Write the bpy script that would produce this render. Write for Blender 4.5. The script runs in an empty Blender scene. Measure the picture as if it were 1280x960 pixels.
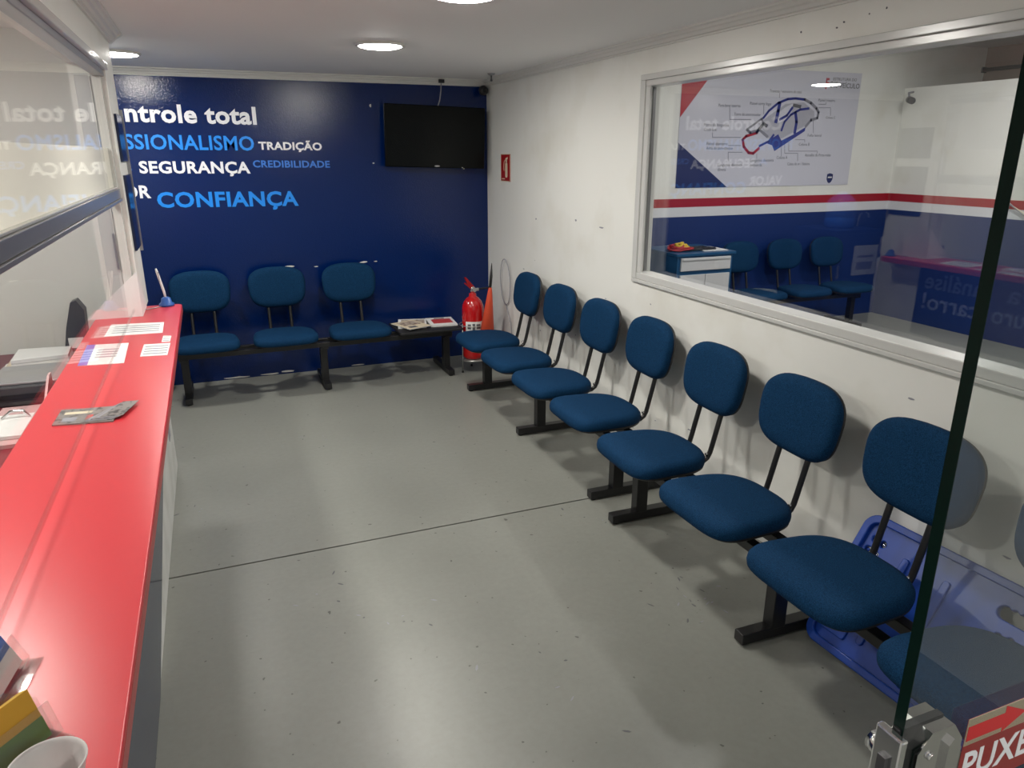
import bpy, bmesh, math, random
from mathutils import Vector, Matrix
random.seed(7)
S = bpy.context.scene
COL = S.collection
R = math.radians

# ------------------------------------------------------------------ camera
cam_d = bpy.data.cameras.new('camera'); cam = bpy.data.objects.new('camera', cam_d); COL.objects.link(cam)
cam.location = (0, 0, 1.7)
cam.rotation_euler = (R(90 - 17.6176), R(0.03), R(-22.0558))
cam_d.sensor_width = 36; cam_d.lens = 25.62; cam_d.clip_start = 0.02; cam_d.clip_end = 100
S.camera = cam

# ------------------------------------------------------------------ world, exposure
w = bpy.data.worlds.new('world'); S.world = w; w.use_nodes = True
w.node_tree.nodes['Background'].inputs[0].default_value = (0.8, 0.85, 0.9, 1)
w.node_tree.nodes['Background'].inputs[1].default_value = 0.45
S.view_settings.view_transform = 'Standard'
S.view_settings.look = 'None'
S.view_settings.gamma = 1.0
S.view_settings.use_curve_mapping = False
S.view_settings.exposure = 0.20
LAMP = 148.0           # radiance of the round ceiling panels

# ------------------------------------------------------------------ dimensions
XR, YB, ZC = 2.172, 5.905, 2.25          # right wall face, back wall face, ceiling
XW = -0.355                              # left wall face
XG = -0.386                              # counter glass
ZT = 0.952                               # counter top height
YF = -2.4                                # wall behind the camera
X2 = 6.72                                # far side of the workshop
Z2 = 2.75                                # workshop ceiling

# ------------------------------------------------------------------ materials
def srgb(r, g, b):
    f = lambda c: (c / 12.92) if c <= 0.04045 else ((c + 0.055) / 1.055) ** 2.4
    return (f(r / 255), f(g / 255), f(b / 255), 1)

def mat(name, col, rough=0.5, metal=0.0, spec=0.5, bump=None, vary=None, coat=0.0, emit=None, trans=0.0, sheen=0.0):
    m = bpy.data.materials.new(name); m.use_nodes = True
    nt = m.node_tree; b = nt.nodes['Principled BSDF']
    b.inputs['Base Color'].default_value = col
    b.inputs['Roughness'].default_value = rough
    b.inputs['Metallic'].default_value = metal
    b.inputs['Specular IOR Level'].default_value = spec
    b.inputs['Coat Weight'].default_value = coat
    b.inputs['Coat Roughness'].default_value = 0.12
    b.inputs['Transmission Weight'].default_value = trans
    b.inputs['Sheen Weight'].default_value = sheen
    if emit:
        b.inputs['Emission Color'].default_value = emit[0]; b.inputs['Emission Strength'].default_value = emit[1]
    tc = nt.nodes.new('ShaderNodeTexCoord')
    if vary:                                   # (scale, second colour, low, high)
        n = nt.nodes.new('ShaderNodeTexNoise'); n.inputs['Scale'].default_value = vary[0]; n.inputs['Detail'].default_value = 6
        nt.links.new(tc.outputs['Object'], n.inputs['Vector'])
        cr = nt.nodes.new('ShaderNodeValToRGB')
        cr.color_ramp.elements[0].position = vary[2]; cr.color_ramp.elements[1].position = vary[3]
        cr.color_ramp.elements[0].color = vary[1]; cr.color_ramp.elements[1].color = col
        nt.links.new(n.outputs['Fac'], cr.inputs['Fac']); nt.links.new(cr.outputs['Color'], b.inputs['Base Color'])
    if bump:                                   # (scale, strength, distance)
        n = nt.nodes.new('ShaderNodeTexNoise'); n.inputs['Scale'].default_value = bump[0]; n.inputs['Detail'].default_value = 3
        nt.links.new(tc.outputs['Object'], n.inputs['Vector'])
        bp = nt.nodes.new('ShaderNodeBump'); bp.inputs['Strength'].default_value = bump[1]; bp.inputs['Distance'].default_value = bump[2]
        nt.links.new(n.outputs['Fac'], bp.inputs['Height']); nt.links.new(bp.outputs['Normal'], b.inputs['Normal'])
    return m

def glass_mat(name, tint, boost=1.0, f0=0.043, rough=0.0):
    m = bpy.data.materials.new(name); m.use_nodes = True
    nt = m.node_tree; nt.nodes.clear()
    out = nt.nodes.new('ShaderNodeOutputMaterial'); mx = nt.nodes.new('ShaderNodeMixShader')
    tr = nt.nodes.new('ShaderNodeBsdfTransparent'); tr.inputs[0].default_value = tint
    gl = nt.nodes.new('ShaderNodeBsdfGlossy'); gl.inputs['Color'].default_value = (1, 1, 1, 1); gl.inputs['Roughness'].default_value = rough
    lw = nt.nodes.new('ShaderNodeLayerWeight'); lw.inputs['Blend'].default_value = 0.5
    pw = nt.nodes.new('ShaderNodeMath'); pw.operation = 'POWER'; pw.inputs[1].default_value = 5
    ma = nt.nodes.new('ShaderNodeMath'); ma.operation = 'MULTIPLY_ADD'; ma.inputs[1].default_value = boost * (1 - f0); ma.inputs[2].default_value = f0 * boost
    ma.use_clamp = True
    nt.links.new(lw.outputs['Facing'], pw.inputs[0]); nt.links.new(pw.outputs[0], ma.inputs[0])
    nt.links.new(ma.outputs[0], mx.inputs[0]); nt.links.new(tr.outputs[0], mx.inputs[1]); nt.links.new(gl.outputs[0], mx.inputs[2])
    nt.links.new(mx.outputs[0], out.inputs['Surface'])
    return m

def floor_mat():
    m = bpy.data.materials.new('painted_concrete'); m.use_nodes = True
    nt = m.node_tree; b = nt.nodes['Principled BSDF']; L = nt.links.new
    tc = nt.nodes.new('ShaderNodeTexCoord')
    def noise(scale, det=5, rough=0.6, sx=1, sy=1):
        mp = nt.nodes.new('ShaderNodeMapping'); mp.inputs['Scale'].default_value = (sx, sy, 1)
        L(tc.outputs['Object'], mp.inputs['Vector'])
        n = nt.nodes.new('ShaderNodeTexNoise'); n.inputs['Scale'].default_value = scale; n.inputs['Detail'].default_value = det; n.inputs['Roughness'].default_value = rough
        L(mp.outputs[0], n.inputs['Vector']); return n
    def ramp(src, p0, c0, p1, c1):
        r = nt.nodes.new('ShaderNodeValToRGB'); r.color_ramp.elements[0].position = p0; r.color_ramp.elements[1].position = p1
        r.color_ramp.elements[0].color = c0; r.color_ramp.elements[1].color = c1; L(src, r.inputs[0]); return r
    def mixc(a, bb, fac, mode='MIX'):
        x = nt.nodes.new('ShaderNodeMix'); x.data_type = 'RGBA'; x.blend_type = mode
        L(fac, x.inputs[0]); L(a, x.inputs[6]); 
        if hasattr(bb, 'is_linked'): L(bb, x.inputs[7])
        else: x.inputs[7].default_value = bb
        return x.outputs[2]
    base = ramp(noise(1.1, 6).outputs['Fac'], 0.3, (0.230, 0.237, 0.212, 1), 0.7, (0.265, 0.272, 0.244, 1)).outputs[0]
    fine = ramp(noise(38, 4).outputs['Fac'], 0.35, (0, 0, 0, 1), 0.75, (0.35, 0.35, 0.35, 1)).outputs[0]
    c = mixc(base, (0.19, 0.192, 0.172, 1), fine)
    spk = ramp(noise(34, 1.5, 0.5).outputs['Fac'], 0.735, (0, 0, 0, 1), 0.755, (0.85, 0.85, 0.85, 1)).outputs[0]
    c = mixc(c, (0.07, 0.068, 0.06, 1), spk)
    scr = ramp(noise(9, 3, 0.6, 1, 14).outputs['Fac'], 0.70, (0, 0, 0, 1), 0.76, (0.35, 0.35, 0.35, 1)).outputs[0]
    c = mixc(c, (0.12, 0.12, 0.11, 1), scr)
    L(c, b.inputs['Base Color'])
    rg = ramp(noise(2.2, 5).outputs['Fac'], 0.3, (0.33, 0.33, 0.33, 1), 0.75, (0.40, 0.40, 0.40, 1)).outputs[0]
    L(rg, b.inputs['Roughness'])
    b.inputs['Specular IOR Level'].default_value = 0.55
    bp = nt.nodes.new('ShaderNodeBump'); bp.inputs['Strength'].default_value = 0.06; bp.inputs['Distance'].default_value = 0.01
    L(noise(14, 4).outputs['Fac'], bp.inputs['Height']); L(bp.outputs[0], b.inputs['Normal'])
    return m

def film_mat():
    m = bpy.data.materials.new('frosted_film'); m.use_nodes = True
    nt = m.node_tree; nt.nodes.clear()
    out = nt.nodes.new('ShaderNodeOutputMaterial'); mx = nt.nodes.new('ShaderNodeMixShader'); mx.inputs[0].default_value = 0.55
    a = nt.nodes.new('ShaderNodeBsdfDiffuse'); a.inputs[0].default_value = (0.92, 0.90, 0.85, 1)
    b = nt.nodes.new('ShaderNodeBsdfTranslucent'); b.inputs[0].default_value = (0.95, 0.93, 0.88, 1)
    nt.links.new(a.outputs[0], mx.inputs[1]); nt.links.new(b.outputs[0], mx.inputs[2]); nt.links.new(mx.outputs[0], out.inputs[0])
    return m

WHITE = (0.83, 0.83, 0.79, 1)
M = dict(
    floor=floor_mat(),
    ceil=mat('ceiling_paint', (0.86, 0.85, 0.84, 1), 0.75, bump=(6, .05, .01)),
    wall=mat('white_wall_paint', WHITE, 0.45, spec=0.3, vary=(2.6, (0.76, 0.75, 0.69, 1), 0.28, 0.5), bump=(5, .06, .01)),
    trim=mat('white_plaster_trim', (0.74, 0.73, 0.69, 1), 0.45),
    navy=mat('gloss_navy_paint', (0.0005, 0.0145, 0.098, 1), 0.10, spec=0.4, bump=(120, .30, .004)),
    letter_white=mat('white_lettering', (0.85, 0.86, 0.9, 1), 0.35),
    letter_blue=mat('sky_blue_lettering', srgb(24, 140, 240), 0.35),
    letter_mid=mat('mid_blue_lettering', srgb(50, 120, 215), 0.35),
    chip=mat('bare_plaster', (0.75, 0.74, 0.70, 1), 0.8),
    alu=mat('white_aluminium', (0.62, 0.62, 0.60, 1), 0.22, metal=0.0, spec=0.6),
    steel=mat('grey_aluminium', (0.36, 0.36, 0.37, 1), 0.28, metal=0.45),
    chrome=mat('chrome', (0.75, 0.75, 0.76, 1), 0.12, metal=1),
    glass=glass_mat('clear_glass', (0.97, 0.985, 0.975, 1), 1.0),
    glassw=glass_mat('window_glass', (0.95, 0.96, 0.965, 1), 1.3),
    glassc=glass_mat('counter_glass', (0.97, 0.98, 0.975, 1), 0.32),
    lamp3=mat('lit_booth_diffuser', (0.9, 0.9, 0.9, 1), 0.5, emit=((1.0, 0.965, 0.90, 1), LAMP * 1.0)),
    glassd=glass_mat('tempered_glass', (0.90, 0.92, 0.915, 1), 0.75),
    glassedge=mat('green_glass_edge', (0.003, 0.016, 0.012, 1), 0.35, spec=0.12),
    glasstint=glass_mat('grey_glass_edge', (0.90, 0.90, 0.90, 1), 0.5),
    acrylic=glass_mat('clear_acrylic', (0.93, 0.93, 0.92, 1), 1.5, rough=0.05),
    fabric=mat('blue_fabric', (0.006, 0.044, 0.112, 1), 0.85, spec=0.12, vary=(320, (0.001, 0.018, 0.055, 1), 0.38, 0.62), bump=(320, .5, .003)),
    black=mat('black_painted_steel', (0.012, 0.012, 0.013, 1), 0.35),
    blackpl=mat('black_plastic', (0.014, 0.014, 0.016, 1), 0.5),
    screen=mat('dark_screen', (0.003, 0.004, 0.004, 1), 0.2, spec=0.15),
    red=mat('red_laminate', (0.58, 0.030, 0.042, 1), 0.30, spec=0.5, bump=(90, .05, .002)),
    redge=mat('pale_red_edge_band', (0.45, 0.06, 0.06, 1), 0.4),
    slate=mat('glossy_navy_panel', (0.010, 0.020, 0.060, 1), 0.13, spec=0.5),
    lgrey=mat('light_grey_panel', (0.62, 0.62, 0.60, 1), 0.5, vary=(5, (0.5, 0.5, 0.47, 1), 0.3, 0.55)),
    plate_text=mat('pale_blue_grey_lettering', (0.30, 0.36, 0.50, 1), 0.4),
    fire=mat('fire_red', (0.50, 0.006, 0.008, 1), 0.2, coat=0.6),
    horn=mat('orange_red_plastic', (0.72, 0.085, 0.035, 1), 0.5),
    signred=mat('sign_red', (0.36, 0.008, 0.010, 1), 0.4),
    cream=mat('cream_print', (0.72, 0.62, 0.45, 1), 0.5),
    paper=mat('white_paper', (0.80, 0.80, 0.79, 1), 0.6),
    ink=mat('grey_ink', (0.12, 0.12, 0.13, 1), 0.6),
    inkl=mat('light_grey_ink', (0.30, 0.30, 0.34, 1), 0.6),
    lilac=mat('lilac_print', (0.18, 0.16, 0.55, 1), 0.5),
    darkprint=mat('dark_grey_print', (0.055, 0.05, 0.05, 1), 0.35, vary=(60, (0.22, 0.20, 0.19, 1), 0.55, 0.6)),
    pinkprint=mat('red_print', (0.55, 0.06, 0.06, 1), 0.4),
    brownprint=mat('brown_print', (0.20, 0.13, 0.09, 1), 0.4, vary=(40, (0.5, 0.42, 0.35, 1), 0.5, 0.6)),
    plastic_blue=mat('moulded_blue_plastic', (0.004, 0.050, 0.34, 1), 0.32, spec=0.5, vary=(3, (0.003, 0.040, 0.26, 1), 0.3, 0.6)),
    stripe_red=mat('stripe_red', (0.36, 0.006, 0.016, 1), 0.4),
    stripe_white=mat('stripe_white', (0.72, 0.73, 0.76, 1), 0.4),
    navy2=mat('workshop_navy_paint', (0.006, 0.026, 0.135, 1), 0.4, bump=(60, .1, .004)),
    poster=mat('poster_print', (0.60, 0.60, 0.68, 1), 0.4),
    poster_navy=mat('poster_navy', (0.006, 0.016, 0.10, 1), 0.4),
    poster_red=mat('poster_red', (0.42, 0.008, 0.018, 1), 0.4),
    poster_blue=mat('poster_blue', (0.025, 0.035, 0.24, 1), 0.4),
    poster_grey=mat('poster_grey', (0.24, 0.24, 0.28, 1), 0.4),
    tan=mat('tan_wall_paint', (0.34, 0.27, 0.23, 1), 0.6),
    cartblue=mat('teal_blue_steel', (0.010, 0.070, 0.17, 1), 0.35),
    cartgrey=mat('pale_grey_steel', (0.55, 0.55, 0.56, 1), 0.35),
    yellow=mat('yellow_rubber', (0.65, 0.45, 0.03, 1), 0.45),
    cable_red=mat('red_cable', (0.40, 0.02, 0.02, 1), 0.45),
    cable_black=mat('black_cable', (0.01, 0.01, 0.01, 1), 0.5),
    film=film_mat(),
    boothwall=mat('booth_wall_paint', (0.80, 0.81, 0.77, 1), 0.6),
    cup=mat('translucent_plastic', (0.80, 0.78, 0.77, 1), 0.3, trans=0.25),
    green=mat('green_print', (0.10, 0.22, 0.03, 1), 0.4),
    leaf_yellow=mat('yellow_print', (0.62, 0.36, 0.03, 1), 0.4),
    leaf_blue=mat('blue_print', (0.03, 0.12, 0.42, 1), 0.35),
    pinkpl=mat('pale_pink_plastic', (0.62, 0.40, 0.40, 1), 0.5),
    darkgrey=mat('dark_grey_plastic', (0.06, 0.06, 0.065, 1), 0.4),
    water=mat('blue_water_bottle', (0.02, 0.12, 0.55, 1), 0.12, spec=0.6),
    lamp2=mat('lit_workshop_diffuser', (0.9, 0.9, 0.9, 1), 0.5, emit=((1.0, 0.97, 0.93, 1), LAMP * 1.35)),
    lamp=mat('lit_diffuser', (0.9, 0.9, 0.9, 1), 0.5, emit=((1.0, 0.965, 0.90, 1), LAMP)),
    frostpl=mat('steel_wire', (0.5, 0.5, 0.48, 1), 0.3, metal=0.8),
)

# ------------------------------------------------------------------ mesh helpers
def new_mesh(name, verts, faces, smooth=False):
    me = bpy.data.meshes.new(name); me.from_pydata([tuple(v) for v in verts], [], faces); me.update()
    if smooth:
        for p in me.polygons: p.use_smooth = True
    return me

class MB:
    """collects shapes for ONE mesh"""
    def __init__(s): s.v = []; s.f = []; s.sm = []
    def add(s, v, f, smooth=False):
        o = len(s.v); s.v += [tuple(a) for a in v]; s.f += [tuple(i + o for i in q) for q in f]; s.sm += [smooth] * len(f); return s
    def box(s, x0, x1, y0, y1, z0, z1, bev=0.0):
        if bev <= 0:
            v = [(x, y, z) for z in (z0, z1) for y in (y0, y1) for x in (x0, x1)]
            return s.add(v, [(0, 2, 3, 1), (4, 5, 7, 6), (0, 1, 5, 4), (2, 6, 7, 3), (0, 4, 6, 2), (1, 3, 7, 5)])
        bm = bmesh.new(); bmesh.ops.create_cube(bm, size=1)
        for q in bm.verts:
            q.co = Vector(((x0 + x1) / 2 + q.co.x * (x1 - x0), (y0 + y1) / 2 + q.co.y * (y1 - y0), (z0 + z1) / 2 + q.co.z * (z1 - z0)))
        bmesh.ops.bevel(bm, geom=list(bm.edges), offset=bev, segments=2, affect='EDGES', profile=0.5)
        bm.verts.index_update()
        v = [tuple(q.co) for q in bm.verts]; f = [tuple(q.index for q in p.verts) for p in bm.faces]; bm.free()
        return s.add(v, f)
    def tube(s, pts, r, n=10, cap=True):
        pts = [Vector(p) for p in pts]; v = []; f = []
        rr = r if isinstance(r, (list, tuple)) else [r] * len(pts)
        up = None
        for i, p in enumerate(pts):
            t = (pts[min(i + 1, len(pts) - 1)] - pts[max(i - 1, 0)]).normalized()
            if up is None:
                up = Vector((0, 0, 1)) if abs(t.z) < 0.9 else Vector((0, 1, 0))
            a = t.cross(up); 
            if a.length < 1e-4: a = t.cross(Vector((1, 0, 0)))
            a.normalize(); bb = a.cross(t).normalized(); up = bb
            for k in range(n):
                an = 2 * math.pi * k / n
                v.append(p + (a * math.cos(an) + bb * math.sin(an)) * rr[i])
        for i in range(len(pts) - 1):
            for k in range(n):
                k2 = (k + 1) % n
                f.append((i * n + k, i * n + k2, (i + 1) * n + k2, (i + 1) * n + k))
        s.add(v, f, True)
        if cap: s.add(v[:n], [tuple(range(n))[::-1]]); s.add(v[-n:], [tuple(range(n))])
        return s
    def lathe(s, prof, cx=0, cy=0, n=32, axis='z', smooth=True):
        v = []; f = []
        for (r, z) in prof:
            for k in range(n):
                a = 2 * math.pi * k / n
                v.append((cx + r * math.cos(a), cy + r * math.sin(a), z))
        for i in range(len(prof) - 1):
            for k in range(n):
                k2 = (k + 1) % n; f.append((i * n + k, i * n + k2, (i + 1) * n + k2, (i + 1) * n + k))
        return s.add(v, f, smooth)
    def prism(s, poly, axis, a0, a1):
        """poly: 2D points; axis: the extruded axis; the 2D axes follow in xyz order"""
        def P(u, w_, t): return {'x': (t, u, w_), 'y': (u, t, w_), 'z': (u, w_, t)}[axis]
        n = len(poly)
        v = [P(u, q, a0) for u, q in poly] + [P(u, q, a1) for u, q in poly]
        f = [tuple(range(n))[::-1], tuple(range(n, 2 * n))] + [(i, (i + 1) % n, n + (i + 1) % n, n + i) for i in range(n)]
        return s.add(v, f)
    def sphere(s, c, r, n=12, m=8):
        return s.lathe_at([(r * math.sin(math.pi * i / m), -r * math.cos(math.pi * i / m)) for i in range(m + 1)], c, n)
    def lathe_at(s, prof, c, n=16):
        return s.lathe([(r, z + c[2]) for r, z in prof], c[0], c[1], n)
    def mesh(s, name):
        me = new_mesh(name, s.v, s.f)
        for p, q in zip(me.polygons, s.sm): p.use_smooth = q
        bm = bmesh.new(); bm.from_mesh(me); bmesh.ops.remove_doubles(bm, verts=bm.verts, dist=1e-6)
        bmesh.ops.recalc_face_normals(bm, faces=bm.faces); bm.to_mesh(me); bm.free()
        return me

def link(name, me, m=None, parent=None):
    o = bpy.data.objects.new(name, me); COL.objects.link(o)
    if m is not None and not me.materials: me.materials.append(M[m] if isinstance(m, str) else m)
    if parent: o.parent = parent
    return o
def obj(name, mb, m, parent=None, base=None):
    """one mesh object; a top-level one gets its origin at `base` (or the middle of its foot)"""
    if parent is None:
        xs = [v[0] for v in mb.v]; ys = [v[1] for v in mb.v]; zs = [v[2] for v in mb.v]
        b = base or ((min(xs) + max(xs)) / 2, (min(ys) + max(ys)) / 2, min(zs))
    else:
        b = world_loc(parent)
    mb.v = [(x - b[0], y - b[1], z - b[2]) for x, y, z in mb.v]
    o = link(name, mb.mesh(name), m, parent)
    if parent is None: o.location = b
    return o
def world_loc(o):
    p = Vector((0, 0, 0))
    while o is not None:
        if not o.get('_local'): p = p + o.location
        else: return Vector((0, 0, 0))
        o = o.parent
    return p
def tag(o, label, cat, group=None):
    o['label'] = label; o['category'] = cat
    if group: o['group'] = group
    return o
def struct(name, mb, m, label=None):
    o = obj(name, mb, m, base=(0, 0, 0)); o['kind'] = 'structure'
    if label: o['label'] = label
    return o
def thing(name, label, cat, loc=(0, 0, 0), rot=(0, 0, 0), group=None, local=False):
    """Empty at the base of a thing. local=True: the parts are written in the thing's own coordinates"""
    o = bpy.data.objects.new(name, None); COL.objects.link(o); o.empty_display_size = 0.1
    o.location = loc; o.rotation_euler = rot
    if local: LOCALS.add(o.name)
    return tag(o, label, cat, group)
LOCALS = set()
def world_loc(o):
    p = Vector((0, 0, 0))
    while o is not None:
        if o.name in LOCALS: return Vector((0, 0, 0))
        p = p + o.location; o = o.parent
    return p

def plate2d(name, outlines, thick, bevel=0.0):
    """flat plate with holes: outer outline + hole outlines in XY, extruded along Z around 0"""
    cu = bpy.data.curves.new(name, 'CURVE'); cu.dimensions = '2D'; cu.fill_mode = 'BOTH'
    cu.extrude = max(thick / 2 - bevel, 1e-5); cu.bevel_depth = bevel; cu.bevel_resolution = 1
    if bevel: cu.offset = -bevel
    for ol in outlines:
        sp = cu.splines.new('POLY'); sp.points.add(len(ol) - 1); sp.use_cyclic_u = True
        for p, q in zip(sp.points, ol): p.co = (q[0], q[1], 0, 1)
    return curve_to_mesh(cu)
def curve_to_mesh(cu):
    o = bpy.data.objects.new('tmp', cu); COL.objects.link(o)
    dg = bpy.context.evaluated_depsgraph_get()
    me = bpy.data.meshes.new_from_object(o.evaluated_get(dg))
    bpy.data.objects.remove(o); bpy.data.curves.remove(cu)
    return me
def text_raw(s, bold=0.0, extrude=0.0):
    cu = bpy.data.curves.new('t', 'FONT'); cu.body = s; cu.size = 1.0; cu.offset = bold; cu.space_character = 1.0 + bold * 1.8; cu.extrude = extrude; cu.resolution_u = 3
    return curve_to_mesh(cu)
def _span(me):
    xs = [v.co.x for v in me.vertices]; ys = [v.co.y for v in me.vertices]; return min(xs), max(xs), min(ys), max(ys)
_cap = {}
def text_mesh(s, x0, x1, cap, bold=0.0, frame=None):
    """lettering scaled to run from x0 to x1 with the given capital height; frame(u, v) gives the 3D point (+ thickness)"""
    if bold not in _cap:
        hm = text_raw('H', bold); a = _span(hm); _cap[bold] = (a[2], a[3])
    me = text_raw(s, bold); a = _span(me); c0, c1 = _cap[bold]
    sx = (x1 - x0) / (a[1] - a[0]); sy = cap / (c1 - c0)
    vs = [frame(x0 + (v.co.x - a[0]) * sx, (v.co.y - c0) * sy) for v in me.vertices]
    fs = [tuple(p.vertices) for p in me.polygons]
    n = len(vs)
    return new_mesh('lettering', vs, fs)
def solidify(me, vec):
    """gives a flat letter mesh a small real thickness along vec"""
    bm = bmesh.new(); bm.from_mesh(me)
    g = bmesh.ops.extrude_face_region(bm, geom=list(bm.faces))
    vv = [e for e in g['geom'] if isinstance(e, bmesh.types.BMVert)]
    bmesh.ops.translate(bm, verts=vv, vec=vec)
    bmesh.ops.recalc_face_normals(bm, faces=bm.faces)
    bm.to_mesh(me); bm.free(); return me

def rrect(x0, x1, y0, y1, r, n=6):
    pts = []
    for cx, cy, a0 in ((x1 - r, y1 - r, 0), (x0 + r, y1 - r, 90), (x0 + r, y0 + r, 180), (x1 - r, y0 + r, 270)):
        for i in range(n + 1):
            a = R(a0 + 90 * i / n); pts.append((cx + r * math.cos(a), cy + r * math.sin(a)))
    return pts
def circle(cx, cy, r, n=16): return [(cx + r * math.cos(2 * math.pi * i / n), cy + r * math.sin(2 * math.pi * i / n)) for i in range(n)]

def superellipse(a, b, n, taper=0.0, N=48, nlow=None):
    o = []
    for i in range(N):
        t = 2 * math.pi * i / N; u, v = math.cos(t), math.sin(t)
        e = n if v >= 0 or nlow is None else nlow
        x = a * math.copysign(abs(u) ** (2 / e), u); y = b * math.copysign(abs(v) ** (2 / e), v)
        o.append((x * (1 + taper * y / b), y))
    return o
def layered(outline, layers, frame, dome=0.0):
    """stack of shrunken copies of an outline -> a cushion; layers: (shrink, height); frame(u, v, h) -> xyz"""
    N = len(outline); a = max(p[0] for p in outline); b = max(p[1] for p in outline); v = []; f = []
    for (s_, h) in layers:
        for (x, y) in outline: v.append(frame(x * (1 - s_ / a), y * (1 - s_ / b), h))
    for i in range(len(layers) - 1):
        for k in range(N):
            k2 = (k + 1) % N; f.append((i * N + k, i * N + k2, (i + 1) * N + k2, (i + 1) * N + k))
    f.append(tuple(range(N))[::-1])
    s0, h0 = layers[-1]; last = (len(layers) - 1) * N; rings = 4
    for j in range(1, rings):
        q = 1 - j / rings
        for (x, y) in outline: v.append(frame(x * (1 - s0 / a) * q, y * (1 - s0 / b) * q, h0 + dome * (1 - q * q)))
        st = last + j * N
        for k in range(N):
            k2 = (k + 1) % N; f.append((st - N + k, st - N + k2, st + k2, st + k))
    c = len(v); v.append(frame(0, 0, h0 + dome)); st = last + (rings - 1) * N
    for k in range(N): f.append((st + k, st + (k + 1) % N, c))
    return v, f

# =================================================================== THE SETTING
# floor: two slabs with a dark joint between them
fl = MB()
JY = 3.007
fl.box(-2.75, X2 + 1.2, YF - .1, JY - .005, -.08, 0).box(-2.75, X2 + 1.2, JY + .005, YB + .1, -.08, 0)
floor = struct('floor', fl, 'floor', 'grey painted concrete floor with a dark straight joint')
obj('joint', MB().box(-2.75, X2 + 1.2, JY - .005, JY + .005, -.08, -.006), 'cable_black', floor)
for cx, cy, n_ in ((1.62, 2.02, 16), (-.24, 3.55, 5), (.45, 2.35, 6), (1.5, 2.9, 6), (.9, 1.9, 6), (.2, 2.6, 6), (1.35, 4.1, 4), (.5, 4.4, 5)):
    for k in range(n_):
        px, py = cx + random.gauss(0, .10), cy + random.gauss(0, .13); L_ = random.uniform(.004, .017); W_ = random.uniform(.002, .005); a_ = random.uniform(0, 3.14)
        pp = [(px + u * L_ * math.cos(a_) - v * W_ * math.sin(a_), py + u * L_ * math.sin(a_) + v * W_ * math.cos(a_)) for u, v in ((-1, 0), (-.3, -1), (.5, -.7), (1, 0), (.4, .9), (-.5, .8))]
        obj('scuff_mark', MB().prism(pp, 'z', 0, .0004), 'ink' if k % 2 else 'inkl', floor)
ceiling = struct('ceiling', MB().box(-2.75, XR + .12, YF - .1, YB + .1, ZC, ZC + .1), 'ceil', 'plain off-white ceiling of the waiting room')

# back wall (navy) with its lettering and chips
wall_back = struct('wall_back', MB().box(-2.75, XR, YB, YB + .1, 0, ZC), 'navy', 'glossy navy blue back wall with white and sky blue lettering')
def wall_text(s, x0, x1, base0, cap, m, bold=0.03, slope=-0.011):
    fr = lambda u, v: (u, YB - .0005, base0 + v + slope * (u - x0))
    me = solidify(text_mesh(s, x0, x1, cap, bold, fr), (0, -.002, 0))
    link('lettering', me, m, wall_back)
wall_text('Controle total', -.695, .392, 1.905, .122, 'letter_white', .032)
wall_text('PROFISSIONALISMO', -.85, .358, 1.728, .099, 'letter_blue', .020)
wall_text('TRADIÇÃO', .388, .842, 1.721, .056, 'letter_white', .032)
wall_text('A', -.57, -.466, 1.586, .062, 'letter_blue', .030)
wall_text('SEGURANÇA', -.421, .314, 1.562, .083, 'letter_white', .032)
wall_text('CREDIBILIDADE', .336, .892, 1.597, .050, 'letter_mid', .026)
wall_text('VALOR', -.77, -.370, 1.397, .088, 'letter_white', .032)
wall_text('CONFIANÇA', -.337, .637, 1.325, .108, 'letter_blue', .030)
def chip(wall, c, wdt, hgt, ax, m='chip', n=9):
    pts = []
    for i in range(n):
        a = 2 * math.pi * i / n; q = random.uniform(.6, 1.1)
        pts.append((math.cos(a) * wdt / 2 * q, math.sin(a) * hgt / 2 * q))
    mb = MB()
    if ax == 'y': mb.prism([(c[0] + u, c[2] + v) for u, v in pts], 'y', c[1] - .0012, c[1] + .0005)
    else: mb.prism([(c[1] + u, c[2] + v) for u, v in pts], 'x', c[0] - .0012, c[0] + .0005)
    obj('paint_chip', mb, m, wall)
for c, a, b in (((.53, YB, .858), .075, .016), ((.73, YB, .846), .035, .008), ((1.10, YB, .860), .075, .016), ((1.20, YB, .862), .03, .007), ((1.228, YB, 2.041), .015, .03), ((1.228, YB, 1.622), .022, .012), ((1.968, YB, 1.574), .014, .012), ((.44, YB, .02), .10, .022), ((.30, YB, .012), .16, .014), ((.05, YB, .012), .2, .014), ((1.0, YB, .012), .16, .012)):
    chip(wall_back, c, a, b, 'y')

# right wall with the big window opening
W0, W1 = -.6, 3.530          # opening along y
wr = MB()
wr.box(XR, XR + .10, YF, YB, 0, 1.011).box(XR, XR + .10, YF, YB, 2.075, ZC).box(XR, XR + .10, W1, YB, 1.011, 2.075).box(XR, XR + .10, YF, W0, 1.011, 2.075)
wall_right = struct('wall_right', wr, 'wall', 'white painted side wall under and around the big window')
for c, a, b in (((XR, 4.27, 1.285), .03, .018), ((XR, 3.93, 1.27), .06, .012), ((XR, 4.9, 1.245), .02, .014)):
    chip(wall_right, c, a, b, 'x', 'inkl')
for c, a, b in (((XR, 2.42, 2.138), 0.0099, 0.011), ((XR, 2.24, 2.128), 0.011, 0.0077), ((XR, 2.21, 2.142), 0.011, 0.0077), ((XR, 2.10, 2.152), 0.0066, 0.0077), ((XR, 2.03, 2.160), 0.0077, 0.0088)):
    chip(wall_right, c, a, b, 'x', 'ink')
for k in range(26):
    chip(wall_right, (XR, random.uniform(1.2, 5.3), random.uniform(.12, .95)), random.uniform(.008, .04), random.uniform(.003, .010), 'x', 'inkl', 7)

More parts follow.
